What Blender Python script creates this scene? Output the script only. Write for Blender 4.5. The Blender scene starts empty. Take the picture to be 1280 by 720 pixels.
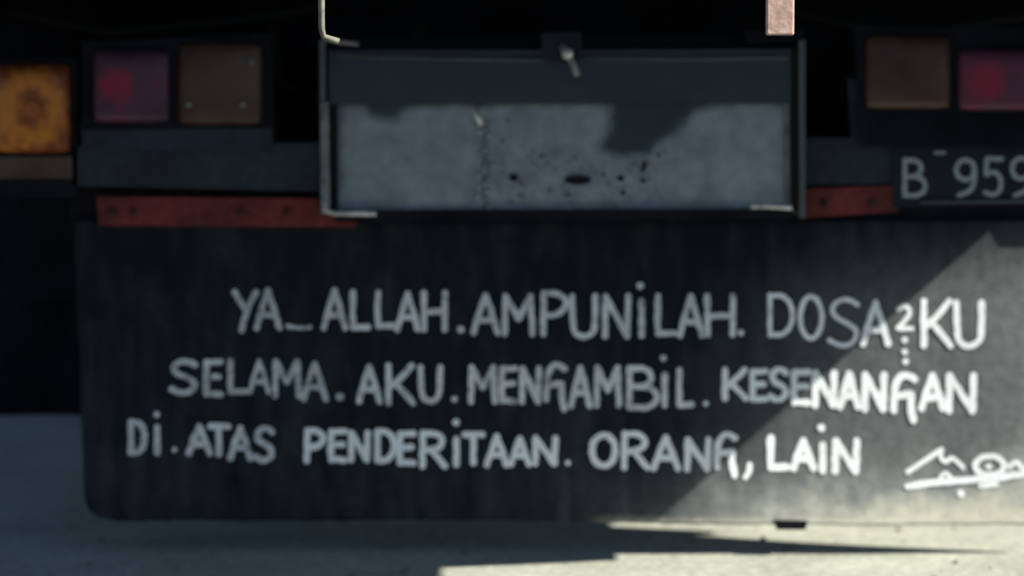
import bpy, bmesh, math, random
from mathutils import Vector, noise
random.seed(7)
R = math.radians
C = bpy.context.scene.collection
sc = bpy.context.scene

# ------------------------------------------------------------------ camera
FPX, D, H, CX = 3900.0, 6.5, 1.108, -0.103
PITCH = math.atan(333 / FPX)
cam_d = bpy.data.cameras.new('camera')
cam = bpy.data.objects.new('camera', cam_d)
C.objects.link(cam)
cam.location = (CX, -D, H)
cam.rotation_euler = (math.pi / 2 - PITCH, 0, 0)
cam_d.sensor_width = 36
cam_d.lens = FPX / 1280 * 36
cam_d.clip_end = 2000
cam_d.dof.use_dof = True
cam_d.dof.focus_distance = 5.55
cam_d.dof.aperture_fstop = 1.5
sc.camera = cam

# ------------------------------------------------------------------ light
SUN = Vector((1.157, -0.316, 1.0)).normalized()
world = bpy.data.worlds.new('World')
sc.world = world
world.use_nodes = True
wn = world.node_tree.nodes
sky = wn.new('ShaderNodeTexSky')
sky.sky_type = 'NISHITA'
sky.sun_disc = False
sky.sun_elevation = math.asin(SUN.z)
sky.sun_rotation = math.atan2(SUN.x, SUN.y)
sky.air_density = 0.6
sky.dust_density = 0.2
sky.ozone_density = 1.0
world.node_tree.links.new(sky.outputs[0], wn['Background'].inputs[0])
wn['Background'].inputs[1].default_value = 0.05
sd = bpy.data.lights.new('sun', 'SUN')
sd.energy = 5.0
sd.angle = R(0.5)
sd.color = (1.0, 0.95, 0.86)
sun = bpy.data.objects.new('sun', sd)
C.objects.link(sun)
sun.rotation_euler = SUN.to_track_quat('Z', 'Y').to_euler()
sc.view_settings.view_transform = 'Standard'
sc.view_settings.look = 'None'
sc.view_settings.exposure = 0.95
sc.view_settings.gamma = 1.0

# ------------------------------------------------------------------ geometry of the place
def ray(px, py):
    x = (px - 640) / FPX
    y = (360 - py) / FPX
    c, s = math.cos(PITCH), math.sin(PITCH)
    return Vector((x, c + y * s, -s + y * c))

def P(px, py, Y=0.0):
    """point of the upright plane y=Y seen at that place of the photograph"""
    d = ray(px, py)
    t = (Y + D) / d.y
    return Vector((CX + d.x * t, Y, H + d.z * t))

def G(px, py):
    d = ray(px, py)
    t = -H / d.z
    return Vector((CX + d.x * t, -D + d.y * t, 0))

TILT = 0.105
ZTOP = P(640, 280).z

def sag(x, z):
    k = max(0.0, min(1.0, (ZTOP - z) / 0.25))
    n = noise.noise(Vector((x * 1.7, z * 1.1, 3.1))) * 0.012
    n += noise.noise(Vector((x * 5.5, z * 2.5, 9.1))) * 0.0035
    n += math.sin(x * 7.3 + 1.0) * 0.0025 * k
    return n * k

def F(px, py, off=0.0):
    """point on the rubber flap"""
    d = ray(px, py)
    # plane: y = TILT*(z-ZTOP)
    t = (D + TILT * (H - ZTOP)) / (d.y - TILT * d.z)
    p = Vector((CX + d.x * t, -D + d.y * t, H + d.z * t))
    p.y -= sag(p.x, p.z) + off
    return p

# ------------------------------------------------------------------ materials
MATS = {}
def mat(name, col, rough=0.6, var=0.25, scale=6.0, metal=0.0, bump=0.15, col2=None, spec=0.5,
        fine=60.0, coat=0.0, speck=None, fmix=0.55, sheen=0.0, wear=None, lo=0.55, hi=1.3):
    """procedural paint: two mixed noises vary the colour, a fine one gives relief"""
    m = bpy.data.materials.new(name)
    m.use_nodes = True
    nt = m.node_tree
    N, L = nt.nodes, nt.links
    b = N['Principled BSDF']
    tc = N.new('ShaderNodeTexCoord')
    n1 = N.new('ShaderNodeTexNoise'); n1.inputs['Scale'].default_value = scale
    n1.inputs['Detail'].default_value = 8; n1.inputs['Roughness'].default_value = 0.65
    n2 = N.new('ShaderNodeTexNoise'); n2.inputs['Scale'].default_value = fine
    n2.inputs['Detail'].default_value = 4
    L.new(tc.outputs['Object'], n1.inputs['Vector'])
    L.new(tc.outputs['Object'], n2.inputs['Vector'])
    mix = N.new('ShaderNodeMix'); mix.data_type = 'RGBA'
    c2 = col2 or tuple(c * (1 - var) for c in col)
    c1 = col if col2 else tuple(min(1, c * (1 + var)) for c in col)
    mix.inputs['A'].default_value = (*c1, 1)
    mix.inputs['B'].default_value = (*c2, 1)
    r = N.new('ShaderNodeMapRange')
    r.inputs['From Min'].default_value = 0.38; r.inputs['From Max'].default_value = 0.62
    L.new(n1.outputs['Fac'], r.inputs['Value'])
    L.new(r.outputs['Result'], mix.inputs['Factor'])
    mx2 = N.new('ShaderNodeMix'); mx2.data_type = 'RGBA'; mx2.blend_type = 'MULTIPLY'
    mx2.inputs['Factor'].default_value = fmix
    rr = N.new('ShaderNodeMapRange')
    rr.inputs['From Min'].default_value = 0.3; rr.inputs['From Max'].default_value = 0.7
    rr.inputs['To Min'].default_value = lo; rr.inputs['To Max'].default_value = hi
    L.new(n2.outputs['Fac'], rr.inputs['Value'])
    cr = N.new('ShaderNodeCombineColor')
    for i in range(3):
        L.new(rr.outputs['Result'], cr.inputs[i])
    L.new(mix.outputs['Result'], mx2.inputs['A'])
    L.new(cr.outputs['Color'], mx2.inputs['B'])
    out = mx2.outputs['Result']
    if speck:      # attribute-driven layer: (attribute, colour)
        for an, ac in speck:
            at = N.new('ShaderNodeAttribute'); at.attribute_name = an
            mk = N.new('ShaderNodeMix'); mk.data_type = 'RGBA'
            am = N.new('ShaderNodeMath'); am.operation = 'MULTIPLY'
            L.new(at.outputs['Fac'], am.inputs[0]); L.new(rr.outputs['Result'], am.inputs[1])
            am.use_clamp = True
            L.new(am.outputs[0], mk.inputs['Factor'])
            L.new(out, mk.inputs['A']); mk.inputs['B'].default_value = (*ac, 1)
            out = mk.outputs['Result']
    if wear:       # thin and chipped places where the rubber shows through the paint
        n3 = N.new('ShaderNodeTexNoise'); n3.inputs['Scale'].default_value = 38
        n3.inputs['Detail'].default_value = 7; n3.inputs['Roughness'].default_value = 0.75
        L.new(tc.outputs['Object'], n3.inputs['Vector'])
        w1 = N.new('ShaderNodeMapRange'); w1.inputs['From Min'].default_value = wear
        w1.inputs['From Max'].default_value = wear + 0.13
        w1.inputs['To Max'].default_value = 0.8
        L.new(n3.outputs['Fac'], w1.inputs['Value'])
        mw = N.new('ShaderNodeMix'); mw.data_type = 'RGBA'
        L.new(w1.outputs['Result'], mw.inputs['Factor'])
        L.new(out, mw.inputs['A']); mw.inputs['B'].default_value = (0.05, 0.06, 0.065, 1)
        out = mw.outputs['Result']
    L.new(out, b.inputs['Base Color'])
    b.inputs['Sheen Weight'].default_value = sheen
    b.inputs['Sheen Roughness'].default_value = 0.5
    b.inputs['Roughness'].default_value = rough
    b.inputs['Metallic'].default_value = metal
    b.inputs['Specular IOR Level'].default_value = spec * 0.5
    b.inputs['Coat Weight'].default_value = coat
    bp = N.new('ShaderNodeBump'); bp.inputs['Strength'].default_value = bump
    bp.inputs['Distance'].default_value = 0.004
    L.new(n2.outputs['Fac'], bp.inputs['Height'])
    L.new(bp.outputs['Normal'], b.inputs['Normal'])
    MATS[name] = m
    return m

M_ground = mat('worn_concrete', (0.37, 0.385, 0.32), 0.95, 0.14, 3.0, bump=0.5, fine=45)
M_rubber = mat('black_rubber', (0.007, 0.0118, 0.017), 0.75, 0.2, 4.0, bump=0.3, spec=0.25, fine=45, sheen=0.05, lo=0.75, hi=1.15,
               speck=[('grey_dust_and_sun', (0.27, 0.29, 0.285)), ('mud_dust', (0.60, 0.59, 0.48))])
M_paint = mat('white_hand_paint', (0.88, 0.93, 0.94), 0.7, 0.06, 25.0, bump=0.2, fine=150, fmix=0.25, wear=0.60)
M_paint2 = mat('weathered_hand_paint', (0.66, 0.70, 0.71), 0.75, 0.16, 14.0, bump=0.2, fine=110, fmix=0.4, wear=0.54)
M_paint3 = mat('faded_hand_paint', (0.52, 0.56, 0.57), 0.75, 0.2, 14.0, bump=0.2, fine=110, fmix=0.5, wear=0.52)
M_black = mat('black_chassis_paint', (0.008, 0.009, 0.013), 0.8, 0.3, 6.0, bump=0.2, spec=0.2)
M_tyre = mat('tyre_rubber', (0.02, 0.02, 0.021), 0.85, 0.2, 12.0)
M_blue = mat('blue_grey_bumper_paint', (0.018, 0.029, 0.036), 0.6, 0.3, 5.0, bump=0.25)
M_box = mat('dark_blue_grey_housing', (0.014, 0.023, 0.034), 0.6, 0.35, 6.0, bump=0.2)
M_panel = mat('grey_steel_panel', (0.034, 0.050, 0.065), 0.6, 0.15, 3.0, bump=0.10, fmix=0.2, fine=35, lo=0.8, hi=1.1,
              speck=[('pale_area', (0.29, 0.34, 0.37))])
M_flange = mat('scuffed_grey_edge', (0.19, 0.20, 0.21), 0.6, 0.45, 30.0, bump=0.3)
M_bare = mat('bare_bright_metal', (0.62, 0.61, 0.58), 0.45, 0.35, 40.0, metal=0.3, bump=0.3)
M_red = mat('faded_red_paint', (0.19, 0.038, 0.036), 0.8, 0.0, 8.0, bump=0.2, spec=0.25, col2=(0.10, 0.027, 0.026))
M_bolt = mat('rusty_bolt', (0.05, 0.03, 0.025), 0.7, 0.4, 40.0, metal=0.4)
M_weld = mat('weld_bead_grey', (0.36, 0.38, 0.39), 0.6, 0.4, 40.0)
M_wood = mat('pale_wood_post', (0.72, 0.50, 0.40), 0.75, 0.12, 20.0, bump=0.4, fine=60)
M_rod = mat('pale_steel_rod', (0.20, 0.195, 0.155), 0.6, 0.25, 20.0)
M_body = mat('cargo_body_green_grey', (0.10, 0.13, 0.13), 0.6, 0.3, 4.0)
M_plate = mat('plate_black', (0.006, 0.011, 0.017), 0.5, 0.35, 15.0)
M_digit = mat('plate_digit_grey', (0.30, 0.35, 0.37), 0.5, 0.3, 60.0)
M_rim = mat('plate_rim', (0.085, 0.105, 0.115), 0.5, 0.3, 60.0)
M_hole = mat('dark_hole', (0.008, 0.008, 0.01), 0.9, 0.1, 20)

def lens_mat(name, c1, c2, c3, sc_=9.0, rough=0.4):
    """moulded plastic lens: ribs, a lighter reflector behind it"""
    m = bpy.data.materials.new(name); m.use_nodes = True
    N, L = m.node_tree.nodes, m.node_tree.links
    b = N['Principled BSDF']
    tc = N.new('ShaderNodeTexCoord')
    g = N.new('ShaderNodeTexNoise'); g.inputs['Scale'].default_value = sc_
    g.inputs['Detail'].default_value = 5
    L.new(tc.outputs['Object'], g.inputs['Vector'])
    cr = N.new('ShaderNodeValToRGB')
    cr.color_ramp.elements[0].position = 0.33; cr.color_ramp.elements[0].color = (*c1, 1)
    cr.color_ramp.elements[1].position = 0.68 if 'red' not in name else 1.0; cr.color_ramp.elements[1].color = (*c3, 1)
    e = cr.color_ramp.elements.new(0.5); e.color = (*c2, 1)
    L.new(g.outputs['Fac'], cr.inputs['Fac'])
    at = N.new('ShaderNodeAttribute'); at.attribute_name = 'core'
    mk = N.new('ShaderNodeMix'); mk.data_type = 'RGBA'
    L.new(at.outputs['Fac'], mk.inputs['Factor'])
    L.new(cr.outputs['Color'], mk.inputs['A'])
    mk.inputs['B'].default_value = (*c3, 1)
    L.new(mk.outputs['Result'], b.inputs['Base Color'])
    b.inputs['Roughness'].default_value = rough
    b.inputs['Coat Weight'].default_value = 0.08
    b.inputs['Coat Roughness'].default_value = 0.25
    b.inputs['Specular IOR Level'].default_value = 0.25
    w = N.new('ShaderNodeTexWave'); w.inputs['Scale'].default_value = 55
    w.inputs['Distortion'].default_value = 0.3
    L.new(tc.outputs['Object'], w.inputs['Vector'])
    bp = N.new('ShaderNodeBump'); bp.inputs['Strength'].default_value = 0.35
    bp.inputs['Distance'].default_value = 0.002
    L.new(w.outputs['Fac'], bp.inputs['Height']); L.new(bp.outputs['Normal'], b.inputs['Normal'])
    return m

M_orange = lens_mat('orange_lens', (0.09, 0.018, 0.008), (0.19, 0.040, 0.011), (0.58, 0.20, 0.025))
M_bulb = lens_mat('deep_orange_boss', (0.2, 0.05, 0.02), (0.30, 0.075, 0.02), (0.4, 0.12, 0.03))
M_redl = lens_mat('red_lens', (0.05, 0.024, 0.040), (0.085, 0.032, 0.058), (0.25, 0.014, 0.05))
M_brown = lens_mat('dusty_brown_lens', (0.042, 0.019, 0.014), (0.065, 0.032, 0.023), (0.085, 0.052, 0.036))

# ------------------------------------------------------------------ helpers
def link(name, bm, m, parent=None, smooth=False, bevel=0.0):
    me = bpy.data.meshes.new(name)
    if bevel:
        bmesh.ops.remove_doubles(bm, verts=bm.verts, dist=1e-6)
        bmesh.ops.bevel(bm, geom=list(bm.edges), offset=bevel, segments=2, affect='EDGES', profile=0.5)
    bmesh.ops.recalc_face_normals(bm, faces=bm.faces)
    bm.to_mesh(me); bm.free()
    if smooth:
        for p in me.polygons: p.use_smooth = True
    o = bpy.data.objects.new(name, me)
    me.materials.append(m)
    C.objects.link(o)
    if parent: o.parent = parent
    return o

def box(bm, x0, x1, y0, y1, z0, z1):
    if x0 > x1: x0, x1 = x1, x0
    if z0 > z1: z0, z1 = z1, z0
    v = [bm.verts.new((x, y, z)) for x in (x0, x1) for y in (y0, y1) for z in (z0, z1)]
    for f in ((0, 1, 3, 2), (4, 6, 7, 5), (0, 4, 5, 1), (2, 3, 7, 6), (0, 2, 6, 4), (1, 5, 7, 3)):
        bm.faces.new([v[i] for i in f])
    return v

def pbox(name, px0, py0, px1, py1, Y, depth, m, parent, bevel=0.003):
    """box whose front face, at y=Y, covers the given part of the photograph"""
    a, b = P(px0, py0, Y), P(px1, py1, Y)
    bm = bmesh.new()
    box(bm, a.x, b.x, Y, Y + depth, b.z, a.z)
    return link(name, bm, m, parent, bevel=bevel)

def wbox(name, x0, x1, y0, y1, z0, z1, m, parent, bevel=0.004):
    bm = bmesh.new(); box(bm, x0, x1, y0, y1, z0, z1)
    return link(name, bm, m, parent, bevel=bevel)

def pquad(name, pts, Y, depth, m, parent, bevel=0.002):
    """extruded polygon traced at y=Y (its own thickness going back)"""
    bm = bmesh.new()
    f = [bm.verts.new(P(x, y, Y)) for x, y in pts]
    g = [bm.verts.new(v.co + Vector((0, depth, 0))) for v in f]
    bm.faces.new(f); bm.faces.new(g[::-1])
    n = len(f)
    for i in range(n):
        bm.faces.new((f[i], f[(i + 1) % n], g[(i + 1) % n], g[i]))
    return link(name, bm, m, parent, bevel=bevel)

def cyl(bm, c, axis, r, h, n=16, r2=None):
    """cylinder centred at c along axis"""
    a = Vector(axis).normalized()
    u = a.orthogonal().normalized(); w = a.cross(u)
    r2 = r if r2 is None else r2
    c = Vector(c)
    A = [bm.verts.new(c - a * h / 2 + (u * math.cos(t) + w * math.sin(t)) * r) for t in [2 * math.pi * i / n for i in range(n)]]
    B = [bm.verts.new(c + a * h / 2 + (u * math.cos(t) + w * math.sin(t)) * r2) for t in [2 * math.pi * i / n for i in range(n)]]
    bm.faces.new(A[::-1]); bm.faces.new(B)
    for i in range(n):
        bm.faces.new((A[i], A[(i + 1) % n], B[(i + 1) % n], B[i]))

def bolt(px, py, Y, r, parent, name='bolt', m=None):
    bm = bmesh.new()
    p = P(px, py, Y)
    cyl(bm, p, (0, 1, 0), r, 0.008, 6)
    cyl(bm, p + Vector((0, -0.005, 0)), (0, 1, 0), r * 0.55, 0.008, 10)
    return link(name, bm, m or M_bolt, parent)

def tube(name, pts, r, m, parent, n=10):
    bm = bmesh.new()
    pts = [Vector(p) for p in pts]
    rings = []
    for i, p in enumerate(pts):
        d = (pts[min(i + 1, len(pts) - 1)] - pts[max(i - 1, 0)]).normalized()
        u = d.cross(Vector((0.13, 1, 0.21))).normalized(); w = d.cross(u)
        rings.append([bm.verts.new(p + (u * math.cos(2 * math.pi * k / n) + w * math.sin(2 * math.pi * k / n)) * r) for k in range(n)])
    for a, b in zip(rings, rings[1:]):
        for k in range(n):
            bm.faces.new((a[k], a[(k + 1) % n], b[(k + 1) % n], b[k]))
    bm.faces.new(rings[0][::-1]); bm.faces.new(rings[-1])
    return link(name, bm, m, parent, smooth=True)

# ------------------------------------------------------------------ ground
bm = bmesh.new()
nx = 60
def gz(x, y):
    d = max(abs(x), abs(y))
    return 0.0 if d > 6 else noise.noise(Vector((x * 2.2, y * 2.2, 0.5))) * 0.004
xs = [-400, -60, -12] + [-6 + 12 * i / 110 for i in range(111)] + [12, 60, 400]
ys = [-400, -60, -12] + [-6 + 12 * i / 110 for i in range(111)] + [12, 60, 400]
grid = [[bm.verts.new((x, y, gz(x, y))) for x in xs] for y in ys]
for j in range(len(ys) - 1):
    for i in range(len(xs) - 1):
        bm.faces.new((grid[j][i], grid[j][i + 1], grid[j + 1][i + 1], grid[j + 1][i]))
ground = link('ground', bm, M_ground, smooth=True)
ground['kind'] = 'structure'

bm = bmesh.new()
from mathutils import Matrix
for k in range(260):
    x, y = random.uniform(-1.7, 1.6), random.uniform(-0.9, 1.6)
    rr_ = random.choice((0.002, 0.003, 0.003, 0.005, 0.008))
    mt = Matrix.Translation((x, y, gz(x, y) + rr_ * 0.3)) @ Matrix.Rotation(random.random() * 6, 4, 'Z') @ Matrix.Diagonal((rr_ * random.uniform(.8, 1.5), rr_, rr_ * 0.7, 1))
    bmesh.ops.create_icosphere(bm, subdivisions=1, radius=1, matrix=mt)
M_grit = mat('loose_grit', (0.22, 0.21, 0.18), 0.9, 0.4, 3.0)
gr = link('grit', bm, M_grit)
gr['kind'] = 'stuff'; gr['label'] = 'loose grit scattered over the pale ground under the truck'; gr['category'] = 'grit'

M_bounce_cut = mat('bounce_cut_dark', (0.05, 0.052, 0.055), 0.9, 0.2, 5.0, bump=0.5, fine=80)
bm = bmesh.new(); box(bm, -400, 400, -400, -1.0, -0.05, 0.012)  # unseen dark sheet added to cut light bounced onto the shaded rear
bounce_cut_sheet = link('bounce_cut_sheet', bm, M_bounce_cut); bounce_cut_sheet['kind'] = 'structure'

# ------------------------------------------------------------------ the truck
truck = bpy.data.objects.new('truck', None)
C.objects.link(truck)
truck['label'] = 'rear of a dark truck with hand-lettered black rubber mud flap hanging under its bumper'
truck['category'] = 'truck'
T = truck
HW = 1.30                                    # half width of the body

# cargo body overhanging the bumper; its sill line is found from where its shade falls
s = Vector((1.157, -0.316, 1.0))
def to_side(p):
    t = (HW - p.x) / s.x
    return p.y + s.y * t, p.z + s.z * t
y_a, z_a = to_side(F(1225, 290))
y_b, z_b = to_side(F(840, 640))
z0 = (z_a + z_b) / 2
y1, _ = to_side(G(760, 699)); y1 = min(y1, -0.3)
y2, z2 = to_side(G(425, 713))
print('side sill', y_a, z_a, y_b, z_b, 'y1', y1, 'y2 z2', y2, z2)
YR = y2 - 0.02
def side(name, x0, x1):
    bm = bmesh.new()
    prof = [(YR, z2), (y1, z0), (1.5, z0), (1.5, 1.12), (4.6, 1.12), (4.6, 2.25), (YR, 2.25)]
    A = [bm.verts.new((x0, y, z)) for y, z in prof]
    B = [bm.verts.new((x1, y, z)) for y, z in prof]
    bm.faces.new(A); bm.faces.new(B[::-1])
    for i in range(len(A)):
        k = (i + 1) % len(A)
        bm.faces.new((A[i], A[k], B[k], B[i]))
    return link(name, bm, M_body, T, bevel=0.003)
side('side_board', HW - 0.035, HW)
side('side_board', -HW, -HW + 0.035)
wbox('cargo_floor', -HW + 0.037, HW - 0.037, YR + 0.003, 4.6, 1.30, 1.37, M_body, T)
tg = wbox('tailgate', -HW, HW, YR - 0.045, YR - 0.003, 1.32, 2.2, M_body, T)
for x in (-1.1, -0.66, -0.22, 0.22, 0.66, 1.1):
    wbox('tailgate_rib', x - 0.03, x + 0.03, YR - 0.085, YR - 0.0475, 1.36, 2.16, M_body, tg)
wbox('front_board', -HW + 0.04, HW - 0.04, 4.5, 4.56, 1.375, 2.25, M_body, T)

# underbody
wbox('underbody_panel', -1.24, 1.24, 0.34, 0.37, 0.50, 1.29, M_black, T)
wbox('rear_crossmember', -1.22, 1.22, 0.12, 0.20, 0.78, 0.93, M_black, T)
for x in (-0.43, 0.43):
    wbox('chassis_rail', x - 0.04, x + 0.04, 0.21, 5.4, 0.80, 0.98, M_black, T)
for x in (-0.85, 0.85):
    wbox('floor_bearer', x - 0.04, x + 0.04, 0.0, 0.335, 1.17, 1.29, M_black, T)
tube('axle', [(-0.95, 2.5, 0.44), (0.95, 2.5, 0.44)], 0.07, M_black, T)
def wheel(x):
    bm = bmesh.new(); cyl(bm, (0, 0, 0), (1, 0, 0), 0.25, 0.17, 28)
    w = link('wheel', bm, M_black, T, bevel=0.0); w.location = (x, 2.5, 0.44)
    bm = bmesh.new()
    prof = [(-0.10, 0.252), (-0.115, 0.32), (-0.112, 0.40), (-0.085, 0.435), (0, 0.442), (0.085, 0.435), (0.112, 0.40), (0.115, 0.32), (0.10, 0.252)]
    n = 44; rings = []
    for k in range(n):
        a = 2 * math.pi * k / n
        rings.append([bm.verts.new((px, math.cos(a) * r, math.sin(a) * r)) for px, r in prof])
    for k in range(n):
        a, b = rings[k], rings[(k + 1) % n]
        for i in range(len(prof) - 1):
            bm.faces.new((a[i], a[i + 1], b[i + 1], b[i]))
    t = link('tyre', bm, M_tyre, w, smooth=True)
for x in (-1.10, -0.84, 0.84, 1.10):
    wheel(x)

tube('brake_hose', [(-0.62, 0.30, 1.1), (-0.60, 0.26, 0.98), (-0.50, 0.24, 0.93), (-0.36, 0.26, 0.98), (-0.30, 0.30, 1.1)], 0.012, M_tyre, T)
tube('wiring_loom', [(-1.2, 0.30, 1.13), (-0.98, 0.28, 1.085), (-0.7, 0.27, 1.11), (-0.5, 0.3, 1.14)], 0.009, M_tyre, T)
tube('wiring_loom', [(0.5, 0.30, 1.13), (0.75, 0.28, 1.08), (1.0, 0.27, 1.12), (1.2, 0.3, 1.11)], 0.009, M_tyre, T)

# wheel flap at the side, black, its foot well above the ground
for sgn in (-1, 1):
    a = P(50, 519, 0.55)
    bm = bmesh.new()
    for i in range(9): pass
    nx_, nz_ = 14, 18
    x0, x1 = 0.93, 1.30
    V = [[bm.verts.new((sgn * (x0 + (x1 - x0) * i / nx_), 0.55 + 0.01 * math.sin(i * 0.9 + j * 0.4),
                        a.z + (1.1 - a.z) * j / nz_)) for i in range(nx_ + 1)] for j in range(nz_ + 1)]
    for j in range(nz_):
        for i in range(nx_):
            bm.faces.new((V[j][i], V[j][i + 1], V[j + 1][i + 1], V[j + 1][i]))
    r = bmesh.ops.extrude_face_region(bm, geom=list(bm.faces))
    bmesh.ops.translate(bm, verts=[g for g in r['geom'] if isinstance(g, bmesh.types.BMVert)], vec=(0, 0.012, 0))
    o = link('wheel_flap', bm, M_black, T, smooth=False)

# ------------------------------------------------------------------ rubber flap with the painted prayer
def lerp(a, b, t): return a + (b - a) * t
def sstep(a, b, x):
    t = max(0.0, min(1.0, (x - a) / (b - a))); return t * t * (3 - 2 * t)
NU, NV = 300, 96
bm = bmesh.new()
la = bm.verts.layers.float.new('grey_dust_and_sun')
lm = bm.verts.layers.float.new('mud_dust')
Vf = []
for j in range(NV + 1):
    row = []
    for i in range(NU + 1):
        u, v = i / NU, j / NV
        yb = lerp(649, 657, u) + 1.6 * math.sin(u * 9 + 1) + noise.noise(Vector((u * 14, 0, 0))) * 2.0 + noise.noise(Vector((u * 70, 4, 0))) * 1.6
        if u < 0.03: yb -= 9 * (1 - u / 0.03) ** 2
        xl = lerp(92, 106, v) + noise.noise(Vector((0, v * 5, 1))) * 3
        if v > 0.94: xl += 8 * ((v - 0.94) / 0.06) ** 2
        px = lerp(xl, 1303, u); py = lerp(276, yb, v)
        p = F(px, py)
        q = bm.verts.new(p)
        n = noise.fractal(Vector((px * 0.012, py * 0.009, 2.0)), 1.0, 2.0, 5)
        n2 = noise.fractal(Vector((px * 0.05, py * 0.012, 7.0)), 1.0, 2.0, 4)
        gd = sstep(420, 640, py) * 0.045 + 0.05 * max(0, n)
        gd += sstep(860, 1180, px + 0.4 * (py - 400)) * 0.42 * sstep(262, 400, py) + sstep(1190, 1290, px) * 0.12 + sstep(540, 655, py + n * 30) * sstep(650, 1150, px) * 0.55  # slanted lift of the sunlit right side painted in, besides dust lower down
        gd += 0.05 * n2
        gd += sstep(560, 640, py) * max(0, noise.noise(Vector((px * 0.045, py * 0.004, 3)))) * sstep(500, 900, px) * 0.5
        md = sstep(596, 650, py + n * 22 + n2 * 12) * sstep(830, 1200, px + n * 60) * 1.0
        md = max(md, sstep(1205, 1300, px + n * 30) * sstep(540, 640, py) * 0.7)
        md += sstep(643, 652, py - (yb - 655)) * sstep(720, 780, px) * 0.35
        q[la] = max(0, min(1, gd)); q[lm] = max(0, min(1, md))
        row.append(q)
    Vf.append(row)
for j in range(NV):
    for i in range(NU):
        bm.faces.new((Vf[j][i], Vf[j + 1][i], Vf[j + 1][i + 1], Vf[j][i + 1]))
r = bmesh.ops.extrude_face_region(bm, geom=list(bm.faces))
bmesh.ops.translate(bm, verts=[g for g in r['geom'] if isinstance(g, bmesh.types.BMVert)], vec=(0, 0.010, 0))
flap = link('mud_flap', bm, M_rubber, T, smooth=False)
flap['label'] = 'black rubber mud flap with three lines of white hand lettering'
for p in flap.data.polygons: p.use_smooth = abs(p.normal.y) > 0.6

def arc(cx, cy, rx, ry, a0, a1, n=10):
    return [(cx + rx * math.cos(R(lerp(a0, a1, i / n))), cy + ry * math.sin(R(lerp(a0, a1, i / n)))) for i in range(n + 1)]

def glyph(c):
    """strokes in a unit box, y down"""
    return {
        'A': [[(0, 1), (0.22, .5), (0.5, 0)], [(0.5, 0), (0.76, .5), (1, 1)], [(0.2, 0.66), (0.8, 0.66)]],
        'B': [[(0.05, 0), (0.05, 1)], [(0.05, 0.02)] + arc(0.42, 0.24, 0.38, 0.23, -90, 90) + [(0.05, 0.47)],
              [(0.05, 0.47)] + arc(0.5, 0.735, 0.5, 0.265, -90, 90) + [(0.05, 1)]],
        'D': [[(0.04, 0), (0.04, 1)], [(0.04, 0.02)] + arc(0.38, 0.5, 0.6, 0.49, -90, 90, 14) + [(0.04, 0.98)]],
        'E': [[(0.08, 0), (0.02, 0.5), (0.06, 1)], [(0.06, 0.02), (1, 0)], [(0.04, 0.48), (0.85, 0.46)], [(0.06, 0.98), (1, 1)]],
        'G': [[(0.04, 0.78), (0.05, 0.5), (0.08, 0.22), (0.28, 0.03), (0.55, 0.0), (0.85, 0.1)],
              [(0.06, 0.48), (0.4, 0.44), (0.72, 0.43)], [(0.72, 0.43), (0.7, 0.7), (0.82, 1.0)]],
        'H': [[(0, 0), (0.02, 1)], [(1, 0), (0.98, 1)], [(0, 0.52), (1, 0.5)]],
        'I': [[(0.5, 0), (0.5, 1)]],
        'K': [[(0.05, 0), (0.05, 1)], [(0.95, 0), (0.45, 0.4), (0.1, 0.58)], [(0.3, 0.45), (0.65, 0.72), (1, 1)]],
        'L': [[(0.08, 0), (0.04, 0.5), (0.08, 0.95)], [(0.08, 0.97), (1, 0.96)]],
        'M': [[(0.03, 1), (0.06, 0)], [(0.06, 0), (0.5, 0.6)], [(0.5, 0.6), (0.92, 0)], [(0.92, 0), (0.98, 1)]],
        'N': [[(0.04, 1), (0.06, 0)], [(0.06, 0), (0.5, 0.5), (0.92, 1)], [(0.92, 1), (0.97, 0)]],
        'O': [arc(0.5, 0.5, 0.5, 0.5, -90, 272, 22)],
        'P': [[(0.06, 0), (0.04, 1)], [(0.06, 0.02), (0.5, 0.0), (0.85, 0.1), (1, 0.22), (0.85, 0.42), (0.5, 0.54), (0.08, 0.56)]],
        'R': [[(0.06, 0), (0.04, 1)], [(0.06, 0.02), (0.5, 0.0), (0.8, 0.08), (0.92, 0.25), (0.8, 0.42), (0.5, 0.5), (0.1, 0.53)],
              [(0.4, 0.52), (0.7, 0.74), (1, 1)]],
        'S': [[(0.95, 0.12), (0.75, 0.02), (0.45, 0.0), (0.15, 0.12), (0.1, 0.28), (0.28, 0.42), (0.65, 0.52), (0.92, 0.66),
               (0.92, 0.84), (0.7, 0.98), (0.35, 1.0), (0.02, 0.88)]],
        'T': [[(0, 0), (1, 0)], [(0.5, 0), (0.48, 1)]],
        'U': [[(0.04, 0), (0.06, 0.6), (0.14, 0.9), (0.4, 1.0), (0.7, 0.97), (0.92, 0.85), (0.95, 0.5), (0.96, 0)]],
        'Y': [[(0, 0), (0.28, 0.28), (0.52, 0.5)], [(1, 0), (0.6, 0.42), (0.3, 1)]],
        '2': [[(0.1, 0.15), (0.4, 0.0), (0.85, 0.1), (0.85, 0.35), (0.5, 0.65), (0.1, 0.9)], [(0.05, 0.92), (1, 0.95)]],
        '5': [[(0.95, 0.02), (0.15, 0.02)], [(0.15, 0.02), (0.1, 0.44)],
              [(0.1, 0.44), (0.45, 0.36), (0.8, 0.42), (0.96, 0.66), (0.85, 0.9), (0.5, 1.0), (0.05, 0.92)]],
        '9': [arc(0.5, 0.28, 0.44, 0.28, 0, 362, 16), [(0.94, 0.26), (0.93, 0.6), (0.75, 0.88), (0.2, 1.0)]],
    }[c]

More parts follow.
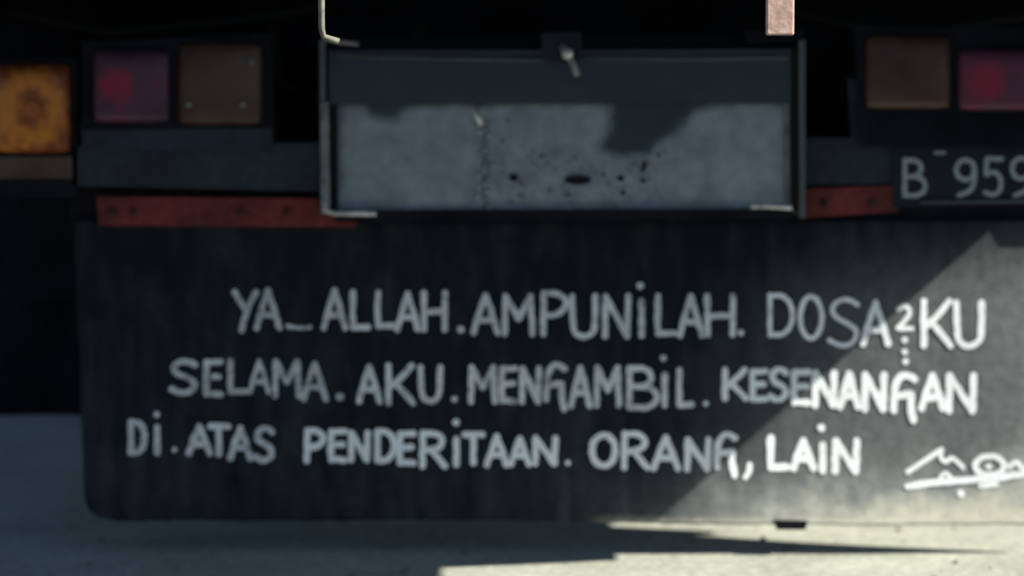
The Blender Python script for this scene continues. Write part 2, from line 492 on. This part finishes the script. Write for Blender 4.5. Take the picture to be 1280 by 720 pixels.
def resample(pts, step):
    out = [pts[0]]
    for a, b in zip(pts, pts[1:]):
        d = math.dist(a, b); n = max(1, int(d / step))
        for i in range(1, n + 1):
            out.append((lerp(a[0], b[0], i / n), lerp(a[1], b[1], i / n)))
    return out

def smooth_path(pts):
    if len(pts) < 3: return pts
    for _ in range(2):
        new = [pts[0]]
        for a, b in zip(pts, pts[1:]):
            new.append((0.75 * a[0] + 0.25 * b[0], 0.75 * a[1] + 0.25 * b[1]))
            new.append((0.25 * a[0] + 0.75 * b[0], 0.25 * a[1] + 0.75 * b[1]))
        new.append(pts[-1]); pts = new
    return pts

stroke_no = [0]
def ribbon(bm, pts, w, fn):
    """brush stroke along a path, rounded ends, width wavering a little"""
    stroke_no[0] += 1
    off = 0.0014 + 0.00012 * (stroke_no[0] % 9)
    pts = resample(smooth_path(pts), 2.2)
    if len(pts) == 1: pts = [pts[0], (pts[0][0] + .5, pts[0][1])]
    n = len(pts); left, right = [], []
    ph = random.random() * 50
    dirs = []
    for i in range(n):
        a, b = pts[max(i - 1, 0)], pts[min(i + 1, n - 1)]
        d = math.hypot(b[0] - a[0], b[1] - a[1]) or 1
        dirs.append(((b[0] - a[0]) / d, (b[1] - a[1]) / d))
    for i, (x, y) in enumerate(pts):
        dx, dy = dirs[i]
        ww = w / 2 * (1 + 0.30 * noise.noise(Vector((ph, i * 0.22, 0))))
        ww2 = w / 2 * (1 + 0.30 * noise.noise(Vector((ph + 9, i * 0.22, 0))))
        left.append((x - dy * ww, y + dx * ww)); right.append((x + dy * ww2, y - dx * ww2))
    def cap(c, d, sgn):
        ang = math.atan2(d[1], d[0])
        return [(c[0] + w / 2 * math.cos(ang + sgn * (math.pi / 2 - math.pi * k / 6) ),
                 c[1] + w / 2 * math.sin(ang + sgn * (math.pi / 2 - math.pi * k / 6))) for k in range(1, 6)]
    L_ = [bm.verts.new(fn(x, y, off)) for x, y in left]
    R_ = [bm.verts.new(fn(x, y, off)) for x, y in right]
    for i in range(n - 1):
        bm.faces.new((L_[i], L_[i + 1], R_[i + 1], R_[i]))
    e = [bm.verts.new(fn(x, y, off)) for x, y in cap(pts[-1], dirs[-1], 1)]
    bm.faces.new([L_[-1]] + e + [R_[-1]])
    e = [bm.verts.new(fn(x, y, off)) for x, y in cap(pts[0], (-dirs[0][0], -dirs[0][1]), 1)]
    bm.faces.new([R_[0]] + e + [L_[0]])

def blot(bm, x, y, w, fn, h=None):
    h = h or w
    stroke_no[0] += 1
    off = 0.0014 + 0.00012 * (stroke_no[0] % 9)
    vs = [bm.verts.new(fn(x + w / 2 * math.cos(t) * (1 + random.uniform(-.12, .12)), y + h / 2 * math.sin(t), off))
          for t in [2 * math.pi * k / 12 for k in range(12)]]
    bm.faces.new(vs)

def write(name, label, items, m, parent, fn, w):
    bm = bmesh.new()
    for it in items:
        if it[0] == '.':
            blot(bm, it[1], it[2], it[3] if len(it) > 3 else 7, fn)
        elif it[0] == '~':
            ribbon(bm, it[1], it[2], fn)
        else:
            c, x0, y0, x1, y1 = it[:5]
            ww = it[5] if len(it) > 5 else w
            ins = ww / 2 - 0.3
            for st in glyph(c):
                ribbon(bm, [(lerp(x0 + ins * .5, x1 - ins * .5, a), lerp(y0 + ins * .6, y1 - ins * .6, b)) for a, b in st], ww, fn)
    me_extr = bm
    o = link(name, me_extr, m, parent)
    # paint has a face towards the viewer only: make sure its normals point backwards out of the rubber
    for p in o.data.polygons: pass
    if label: o['label'] = label
    return o

W1, W2, W3 = 7.5, 7.6, 8.0
WORDS = [
 ('YA', [('Y', 292, 363, 322, 415), ('A', 319, 361, 351, 412), ('~', [(359, 407), (371, 410), (384, 410)], 4.5), ('.', 362, 409, 6), ('.', 375, 410, 6), ('.', 387, 409, 6)], W1),
 ('ALLAH', [('A', 403, 361, 433, 412), ('L', 438, 363, 462, 413), ('L', 469, 364, 496, 411), ('A', 495, 365, 524, 414), ('H', 528, 364, 558, 414), ('.', 576, 412, 9)], W1),
 ('AMPUNILAH', [('A', 590, 367, 624, 418), ('M', 628, 368, 668, 419), ('P', 676, 364, 711, 419), ('U', 712, 368, 747, 423), ('N', 753, 368, 788, 422), ('I', 796, 374, 808, 421), ('.', 800, 357, 9), ('L', 819, 368, 845, 420), ('A', 848, 368, 879, 421), ('H', 882, 368, 918, 420), ('.', 926, 416, 8)], W1),
 ('DOSA2KU', [('D', 960, 367, 993, 421, 6), ('O', 999, 369, 1029, 425, 6), ('S', 1035, 372, 1075, 434, 6), ('A', 1077, 376, 1112, 432), ('2', 1120, 380, 1141, 414, 6), ('.', 1131, 425, 8), ('.', 1131, 440, 8), ('.', 1132, 452, 8), ('K', 1151, 374, 1190, 434, 8), ('U', 1192, 376, 1230, 435, 8)], W1),
 ('SELAMA', [('S', 212, 449, 248, 493), ('E', 255, 450, 278, 495), ('L', 285, 449, 310, 493), ('A', 311, 450, 337, 492, 6), ('M', 341, 450, 376, 497), ('A', 378, 453, 409, 501), ('.', 425, 496, 10)], W2),
 ('AKU', [('A', 447, 457, 476, 504), ('K', 482, 455, 518, 506), ('U', 523, 457, 553, 504), ('.', 568, 499, 8)], W2),
 ('MENGAMBIL', [('M', 586, 457, 621, 504), ('E', 625, 458, 646, 503), ('N', 650, 458, 676, 504), ('G', 680, 453, 712, 513), ('A', 712, 457, 739, 509), ('M', 743, 457, 776, 508), ('B', 783, 457, 823, 511), ('I', 825, 466, 836, 508), ('.', 829, 447, 8), ('L', 846, 460, 866, 509), ('.', 882, 504, 7)], W2),
 ('KESENANGAN', [('K', 903, 460, 934, 500), ('E', 938, 462, 959, 501), ('S', 961, 460, 986, 502), ('E', 990, 463, 1013, 506, 8), ('N', 1016, 464, 1046, 509, 9), ('A', 1048, 465, 1075, 511, 9), ('N', 1078, 466, 1108, 514, 9), ('G', 1114, 466, 1150, 528, 9), ('A', 1150, 467, 1181, 513, 9), ('N', 1183, 467, 1220, 516, 9)], W2),
 ('DI', [('D', 161, 525, 183, 568), ('I', 191, 532, 202, 568), ('.', 196, 518, 8), ('.', 218, 562, 7)], W3),
 ('ATAS', [('A', 234, 531, 264, 569), ('T', 261, 531, 287, 570), ('A', 286, 533, 315, 575), ('S', 317, 533, 343, 578)], W3),
 ('PENDERITAAN', [('P', 381, 536, 407, 578), ('E', 411, 537, 433, 577), ('N', 436, 539, 462, 577), ('D', 469, 537, 495, 578), ('E', 497, 540, 519, 581), ('R', 525, 539, 558, 585), ('I', 565, 547, 576, 583), ('.', 570, 528, 9), ('T', 579, 541, 605, 581), ('A', 607, 543, 635, 583), ('A', 637, 546, 663, 582), ('N', 666, 545, 697, 581), ('.', 710, 578, 7)], W3),
 ('ORANG', [('O', 738, 541, 771, 584), ('R', 777, 539, 811, 586), ('A', 815, 544, 849, 587), ('N', 856, 547, 888, 588), ('G', 893, 540, 925, 596), ('~', [(937, 581), (937, 588), (932, 596)], 7)], W3),
 ('LAIN', [('L', 960, 545, 986, 588, 9), ('A', 990, 549, 1019, 588, 9), ('I', 1022, 554, 1035, 591, 9), ('.', 1027, 535, 10), ('N', 1041, 549, 1074, 592, 9)], W3),
]
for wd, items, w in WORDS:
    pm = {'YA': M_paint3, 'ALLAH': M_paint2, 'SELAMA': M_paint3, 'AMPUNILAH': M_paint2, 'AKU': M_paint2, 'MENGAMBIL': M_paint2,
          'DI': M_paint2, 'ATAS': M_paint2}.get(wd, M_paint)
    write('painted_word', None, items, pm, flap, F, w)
write('painted_scrawl', 'white Arabic-style scrawl painted at the right end of the bottom line', [
    ('~', [(1135, 590), (1150, 580), (1164, 571), (1177, 562)], 6.5), ('~', [(1177, 562), (1176, 574), (1183, 578), (1190, 571), (1197, 577), (1204, 585)], 5.5),
    ('~', [(1176, 596), (1182, 590), (1188, 596)], 5),
    ('~', [(1135, 608), (1160, 604), (1190, 601), (1237, 598), (1262, 595), (1300, 588)], 8.5),
    ('~', arc(1237, 582, 18, 12, -90, 272, 20), 7.5), ('.', 1236, 583, 8),
    ('~', [(1262, 583), (1270, 576), (1277, 584), (1284, 592)], 7),
    ('~', [(1226, 607), (1245, 605)], 7), ('.', 1201, 617, 9)], M_paint, flap, F, 7)

# ------------------------------------------------------------------ red clamp strip and bolts
def strip(pts, Y=-0.012):
    return pquad('red_clamp_strip', pts, Y, 0.012, M_red, T)
rs = strip([(122, 247), (446, 250), (444, 283), (125, 281)])
rs2 = strip([(1000, 238), (1124, 233), (1122, 263), (1000, 272)])
for x in (140, 166, 300, 358, 430): bolt(x, 265, -0.014, 0.008, rs)
for x in (1030, 1090): bolt(x, 254, -0.014, 0.008, rs2)
pquad('flap_hanger_bar', [(88, 231), (1295, 229), (1295, 284), (88, 288)], 0.012, 0.018, M_black, T)

# ------------------------------------------------------------------ bumper bars, lamp housings and lamps
pquad('bumper_bar', [(95, 186), (410, 182), (410, 236), (95, 229)], -0.04, 0.07, M_blue, T, bevel=0.006)
pquad('bumper_bar', [(1000, 176), (1312, 176), (1312, 226), (1000, 228)], -0.007, 0.04, M_blue, T, bevel=0.006)

def lens(name, px0, py0, px1, py1, Y, depth, m, parent, core, rough_edge=0.0):
    """pillow-shaped lens; core=(px,py,rx,ry) marks the reflector bowl that shows through"""
    bm = bmesh.new(); ly = bm.verts.layers.float.new('core')
    n = 22; V = []
    for j in range(n + 1):
        row = []
        for i in range(n + 1):
            u, v = i / n, j / n
            bulge = ((1 - (2 * u - 1) ** 4) * (1 - (2 * v - 1) ** 4)) ** 0.5
            cu = 0.5 + (u - 0.5) * (1 - 0.05 * (2 * v - 1) ** 6); cv = 0.5 + (v - 0.5) * (1 - 0.05 * (2 * u - 1) ** 6)
            px, py = lerp(px0, px1, cu), lerp(py0, py1, cv)
            q = bm.verts.new(P(px, py, Y) + Vector((0, -depth * bulge, 0)))
            k = math.hypot((px - core[0]) / core[2], (py - core[1]) / core[3])
            k += 0.35 * noise.noise(Vector((px * 0.09, py * 0.09, 5)))
            q[ly] = max(0, min(1, (1.15 - k) * 1.6)) * core[4]
            if len(core) > 5: q[ly] = math.exp(-((k - 0.85) / 0.33) ** 2) * core[4]
            row.append(q)
        V.append(row)
    for j in range(n):
        for i in range(n):
            bm.faces.new((V[j][i], V[j + 1][i], V[j + 1][i + 1], V[j][i + 1]))
    edge = [e for e in bm.edges if e.is_boundary]
    r = bmesh.ops.extrude_edge_only(bm, edges=edge)
    bmesh.ops.translate(bm, verts=[g for g in r['geom'] if isinstance(g, bmesh.types.BMVert)], vec=(0, 0.02, 0))
    return link(name, bm, m, parent, smooth=True)

# left lamps
hb = pquad('lamp_housing', [(106, 56), (336, 46), (338, 157), (106, 159)], -0.052, 0.10, M_black, T, bevel=0.006)
pquad('housing_apron', [(104, 160), (336, 158), (338, 186), (106, 186)], -0.050, 0.08, M_box, T, bevel=0.005)
l1 = lens('red_lamp_lens', 117, 63, 212, 153, -0.054, 0.016, M_redl, hb, (145, 106, 24, 24, 1.0))
l2 = lens('clear_lamp_lens', 223, 54, 327, 156, -0.054, 0.016, M_brown, hb, (300, 118, 26, 40, 0.35))
for (x, y) in ((314, 78), (236, 131), (304, 131)):
    bolt(x, y, -0.0715, 0.006, l2, 'screw', M_flange)
def turn_lamp(px0, px1):
    ob = pquad('turn_lamp_box', [(px0 - 4, 76), (px1 + 5, 76), (px1 + 5, 243), (px0 - 4, 243)], -0.040, 0.045, M_black, T, bevel=0.006)
    cx = (px0 + px1) / 2
    lens('turn_lamp_lens', px0, 80, px1, 191, -0.042, 0.02, M_orange, ob, (cx - 2, 136, 36, 42, 0.95, 1))
    bm = bmesh.new(); cyl(bm, P(cx - 2, 136, -0.061), (0, 1, 0), 0.017, 0.012, 20, 0.024)
    link('bulb_boss', bm, M_bulb, ob, smooth=False, bevel=0.002)
    pquad('reflector_strip', [(px0, 197), (px1 + 1, 197), (px1 + 1, 222), (px0, 222)], -0.043, 0.004, M_brown, ob, bevel=0.002)
    return ob
turn_lamp(-4, 88)
turn_lamp(1334, 1424)
# right lamps
hb = pquad('lamp_housing', [(1072, 38), (1300, 38), (1300, 180), (1078, 180)], -0.052, 0.10, M_black, T, bevel=0.006)
l3 = lens('clear_lamp_lens', 1082, 44, 1188, 136, -0.054, 0.016, M_brown, hb, (1115, 52, 14, 8, 0.5))
l4 = lens('red_lamp_lens', 1198, 62, 1296, 138, -0.054, 0.016, M_redl, hb, (1232, 100, 26, 26, 1.0))
# lamp bracket below
pquad('lamp_bracket', [(1062, 100), (1086, 100), (1092, 176), (1066, 176)], -0.03, 0.03, M_box, T)

# ------------------------------------------------------------------ number plate
PY = -0.015
def onplate(x, y, off): return P(x, y, PY) + Vector((0, -off - 0.0003, 0))
plate = pquad('number_plate', [(1116, 184), (1430, 180), (1430, 252), (1118, 258)], PY, 0.006, M_plate, T)
plate['label'] = 'dark number plate with grey raised characters beginning B 959'
for it in [('B', 1128, 198, 1158, 246), ('9', 1192, 198, 1221, 246), ('5', 1229, 196, 1254, 246), ('9', 1262, 196, 1291, 246)]:
    write('plate_character', None, [it], M_digit, plate, onplate, 6.2)
write('plate_mark', None, [('~', [(1169, 191), (1180, 191)], 4)], M_digit, plate, onplate, 4)
tube('plate_rim', [P(1150, 253, PY - 0.004), P(1420, 249, PY - 0.004)], 0.003, M_rim, plate)

# ------------------------------------------------------------------ central steel panel
def inpoly(x, y, poly):
    c = False
    for (ax, ay), (bx, by) in zip(poly, poly[1:] + poly[:1]):
        if (ay > y) != (by > y) and x < (bx - ax) * (y - ay) / (by - ay) + ax: c = not c
    return c
PALE_OUTLINE = [(424, 134), (452, 131), (462, 146), (490, 152), (508, 136), (560, 130), (600, 132), (640, 128), (700, 130), (764, 130), (762, 162),  # outline of the paler part of the sheet's colour
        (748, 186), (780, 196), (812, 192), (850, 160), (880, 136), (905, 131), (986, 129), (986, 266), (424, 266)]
panel = bpy.data.objects.new('rear_panel', None)
# the main sheet
bm = bmesh.new(); ly = bm.verts.layers.float.new('pale_area')
px0, px1, py0, py1 = 408, 996, 62, 268
nx_, ny_ = 230, 84; V = []
YP = -0.055
for j in range(ny_ + 1):
    row = []
    for i in range(nx_ + 1):
        px, py = lerp(px0, px1, i / nx_), lerp(py0, py1, j / ny_)
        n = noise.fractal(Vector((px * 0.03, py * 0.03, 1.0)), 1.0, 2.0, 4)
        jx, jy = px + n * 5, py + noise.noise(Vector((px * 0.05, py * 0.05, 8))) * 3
        a = sum(inpoly(jx + dx, jy + dy, PALE_OUTLINE) for dx in (-7, -3.5, 0, 3.5, 7) for dy in (-6, -3, 0, 3, 6)) / 25
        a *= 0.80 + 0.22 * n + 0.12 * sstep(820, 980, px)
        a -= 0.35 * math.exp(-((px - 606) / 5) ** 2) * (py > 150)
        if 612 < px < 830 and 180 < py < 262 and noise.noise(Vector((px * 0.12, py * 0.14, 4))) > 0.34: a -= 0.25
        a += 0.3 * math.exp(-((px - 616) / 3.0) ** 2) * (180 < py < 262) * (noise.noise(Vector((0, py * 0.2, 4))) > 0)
        dent = 0.004 * noise.noise(Vector((px * 0.006, py * 0.01, 2))) + 0.0012 * noise.noise(Vector((px * 0.03, py * 0.03, 6)))
        dent += 0.005 * math.exp(-((px - 600) / 3.5) ** 2) * (py > 132)
        q = bm.verts.new(P(px, py, YP) + Vector((0, -dent, 0)))
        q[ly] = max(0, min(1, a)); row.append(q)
    V.append(row)
for j in range(ny_):
    for i in range(nx_):
        bm.faces.new((V[j][i], V[j + 1][i], V[j + 1][i + 1], V[j][i + 1]))
r = bmesh.ops.extrude_face_region(bm, geom=list(bm.faces))
bmesh.ops.translate(bm, verts=[g for g in r['geom'] if isinstance(g, bmesh.types.BMVert)], vec=(0, 0.01, 0))
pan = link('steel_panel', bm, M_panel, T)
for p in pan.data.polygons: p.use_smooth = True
pan['label'] = 'blue-grey steel panel between the tail lamps'
# top rail (rolled lip), proud of the sheet
pquad('top_rail', [(414, 66), (998, 64), (998, 126), (414, 128)], YP - 0.016, 0.014, M_panel, pan, bevel=0.004)
tube('rolled_lip', [P(420, 70, YP - 0.020), P(560, 74, YP - 0.020), P(680, 75, YP - 0.020)], 0.0034, M_rim, pan)
tube('rolled_lip', [P(728, 73, YP - 0.020), P(860, 74, YP - 0.020), P(985, 72, YP - 0.020)], 0.0034, M_rim, pan)
pquad('upper_angle', [(408, 50), (1000, 44), (1000, 60), (408, 64)], YP + 0.012, 0.05, M_black, pan)
# side flanges, and near-black strips painted for the shade in the gaps
pquad('side_flange', [(400, 50), (406, 50), (407, 268), (401, 268)], YP - 0.024, 0.06, M_rim, pan, bevel=0.001)
pquad('side_flange', [(401, 128), (410, 128), (412, 266), (403, 266)], YP - 0.026, 0.003, M_flange, pan, bevel=0.0008)
pquad('gap_shadow_strip', [(412, 130), (421, 130), (422, 262), (413, 262)], YP - 0.006, 0.004, M_hole, pan, bevel=0.0006)
pquad('side_flange', [(999, 50), (1006, 50), (1006, 272), (1000, 272)], YP - 0.024, 0.06, M_rim, pan, bevel=0.001)
pquad('gap_shadow_strip', [(989, 60), (997, 60), (998, 262), (990, 262)], YP - 0.018, 0.004, M_hole, pan, bevel=0.0006)
pquad('side_flange', [(981, 130), (986, 130), (987, 252), (983, 252)], YP - 0.008, 0.004, M_flange, pan, bevel=0.0008)
# corner clips
tube('corner_clip', [P(405, 250, YP - 0.028), P(407, 264, YP - 0.028), P(420, 267, YP - 0.028), P(450, 267, YP - 0.028), P(470, 267, YP - 0.028)], 0.0055, M_bare, pan)
tube('corner_clip', [P(938, 258, YP - 0.024), P(960, 258, YP - 0.024), P(990, 260, YP - 0.024)], 0.005, M_bare, pan)
tube('corner_clip', [P(404, 48, YP - 0.024), P(420, 52, YP - 0.024), P(448, 55, YP - 0.024)], 0.0045, M_flange, pan)
# bottom lip
pquad('bottom_lip', [(420, 264), (990, 262), (990, 274), (420, 276)], YP - 0.012, 0.03, M_black, pan)
# seam weld, bolts, holes
bm = bmesh.new()
for k in range(26):
    p = P(599 + random.uniform(-3, 3) + (10 if k % 2 else 0), 150 + k * 4.3 + random.uniform(-2, 2), YP - 0.006)
    bmesh.ops.create_icosphere(bm, subdivisions=1, radius=random.uniform(0.003, 0.005), matrix=__import__('mathutils').Matrix.Translation(p))
sw = link('weld_seam', bm, M_weld, pan)
tube('seam_pin', [P(590, 136, YP - 0.012), P(597, 146, YP - 0.014), P(602, 156, YP - 0.010)], 0.006, M_bare, pan)
def hole(x, y, w, h):
    bm = bmesh.new()
    pts = [P(x + w / 2 * math.cos(t), y + h / 2 * math.sin(t), YP - 0.0065) for t in [2 * math.pi * k / 16 for k in range(16)]]
    f = [bm.verts.new(p) for p in pts]; g = [bm.verts.new(p + Vector((0, 0.004, 0))) for p in pts]
    bm.faces.new(f)
    for i in range(16): bm.faces.new((f[i], f[(i + 1) % 16], g[(i + 1) % 16], g[i]))
    link('bolt_hole', bm, M_hole, pan)
hole(722, 225, 34, 12); hole(642, 222, 11, 9); hole(776, 223, 9, 7); hole(806, 206, 6, 8); hole(804, 226, 6, 5)
for k in range(34):
    bm = bmesh.new()
    x, y = random.uniform(612, 835), random.uniform(188, 256)
    if x < 640: y = random.uniform(150, 256)
    p = P(x, y, YP - 0.006)
    bmesh.ops.create_icosphere(bm, subdivisions=1, radius=1, matrix=Matrix.Translation(p) @ Matrix.Diagonal((random.uniform(.002, .006), 0.003, random.uniform(.002, .005), 1)))
    link('spatter_lump', bm, M_flange if k % 3 else M_hole, pan)
lt = pquad('latch', [(680, 44), (724, 43), (726, 70), (714, 76), (690, 74), (680, 66)], YP - 0.040, 0.03, M_box, pan, bevel=0.004)
tube('latch_hook', [P(703, 58, YP - 0.05), P(709, 66, YP - 0.058), P(715, 78, YP - 0.056), P(722, 94, YP - 0.046)], 0.007, M_flange, lt)
bm = bmesh.new()
bmesh.ops.create_icosphere(bm, subdivisions=2, radius=0.0125, matrix=__import__('mathutils').Matrix.Translation(P(709, 67, YP - 0.058)))
link('latch_knob', bm, M_bare, lt, smooth=True)

# ------------------------------------------------------------------ posts hanging at the rear face of the body
YQ = YR - 0.065
a, b = P(958, 44, YQ), P(994, -140, YQ)
wbox('gate_post', a.x, b.x, YQ, YQ + 0.018, a.z, 1.6, M_wood, T, bevel=0.003)
p0 = P(402, 49, YQ)
tube('gate_rod', [(p0.x, YQ, 1.6), (p0.x, YQ, p0.z + 0.02), (p0.x + 0.004, YQ, p0.z + 0.004), (p0.x + 0.03, YQ + .01, p0.z - 0.004)], 0.0058, M_rod, T)

pquad('post_shoe', [(932, 40), (1002, 38), (1002, 50), (936, 52)], YP - 0.03, 0.03, M_black, pan)
ft = pquad('flap_tab', [(968, 652), (1008, 653), (1006, 661), (972, 661)], -0.075, 0.012, M_black, T)
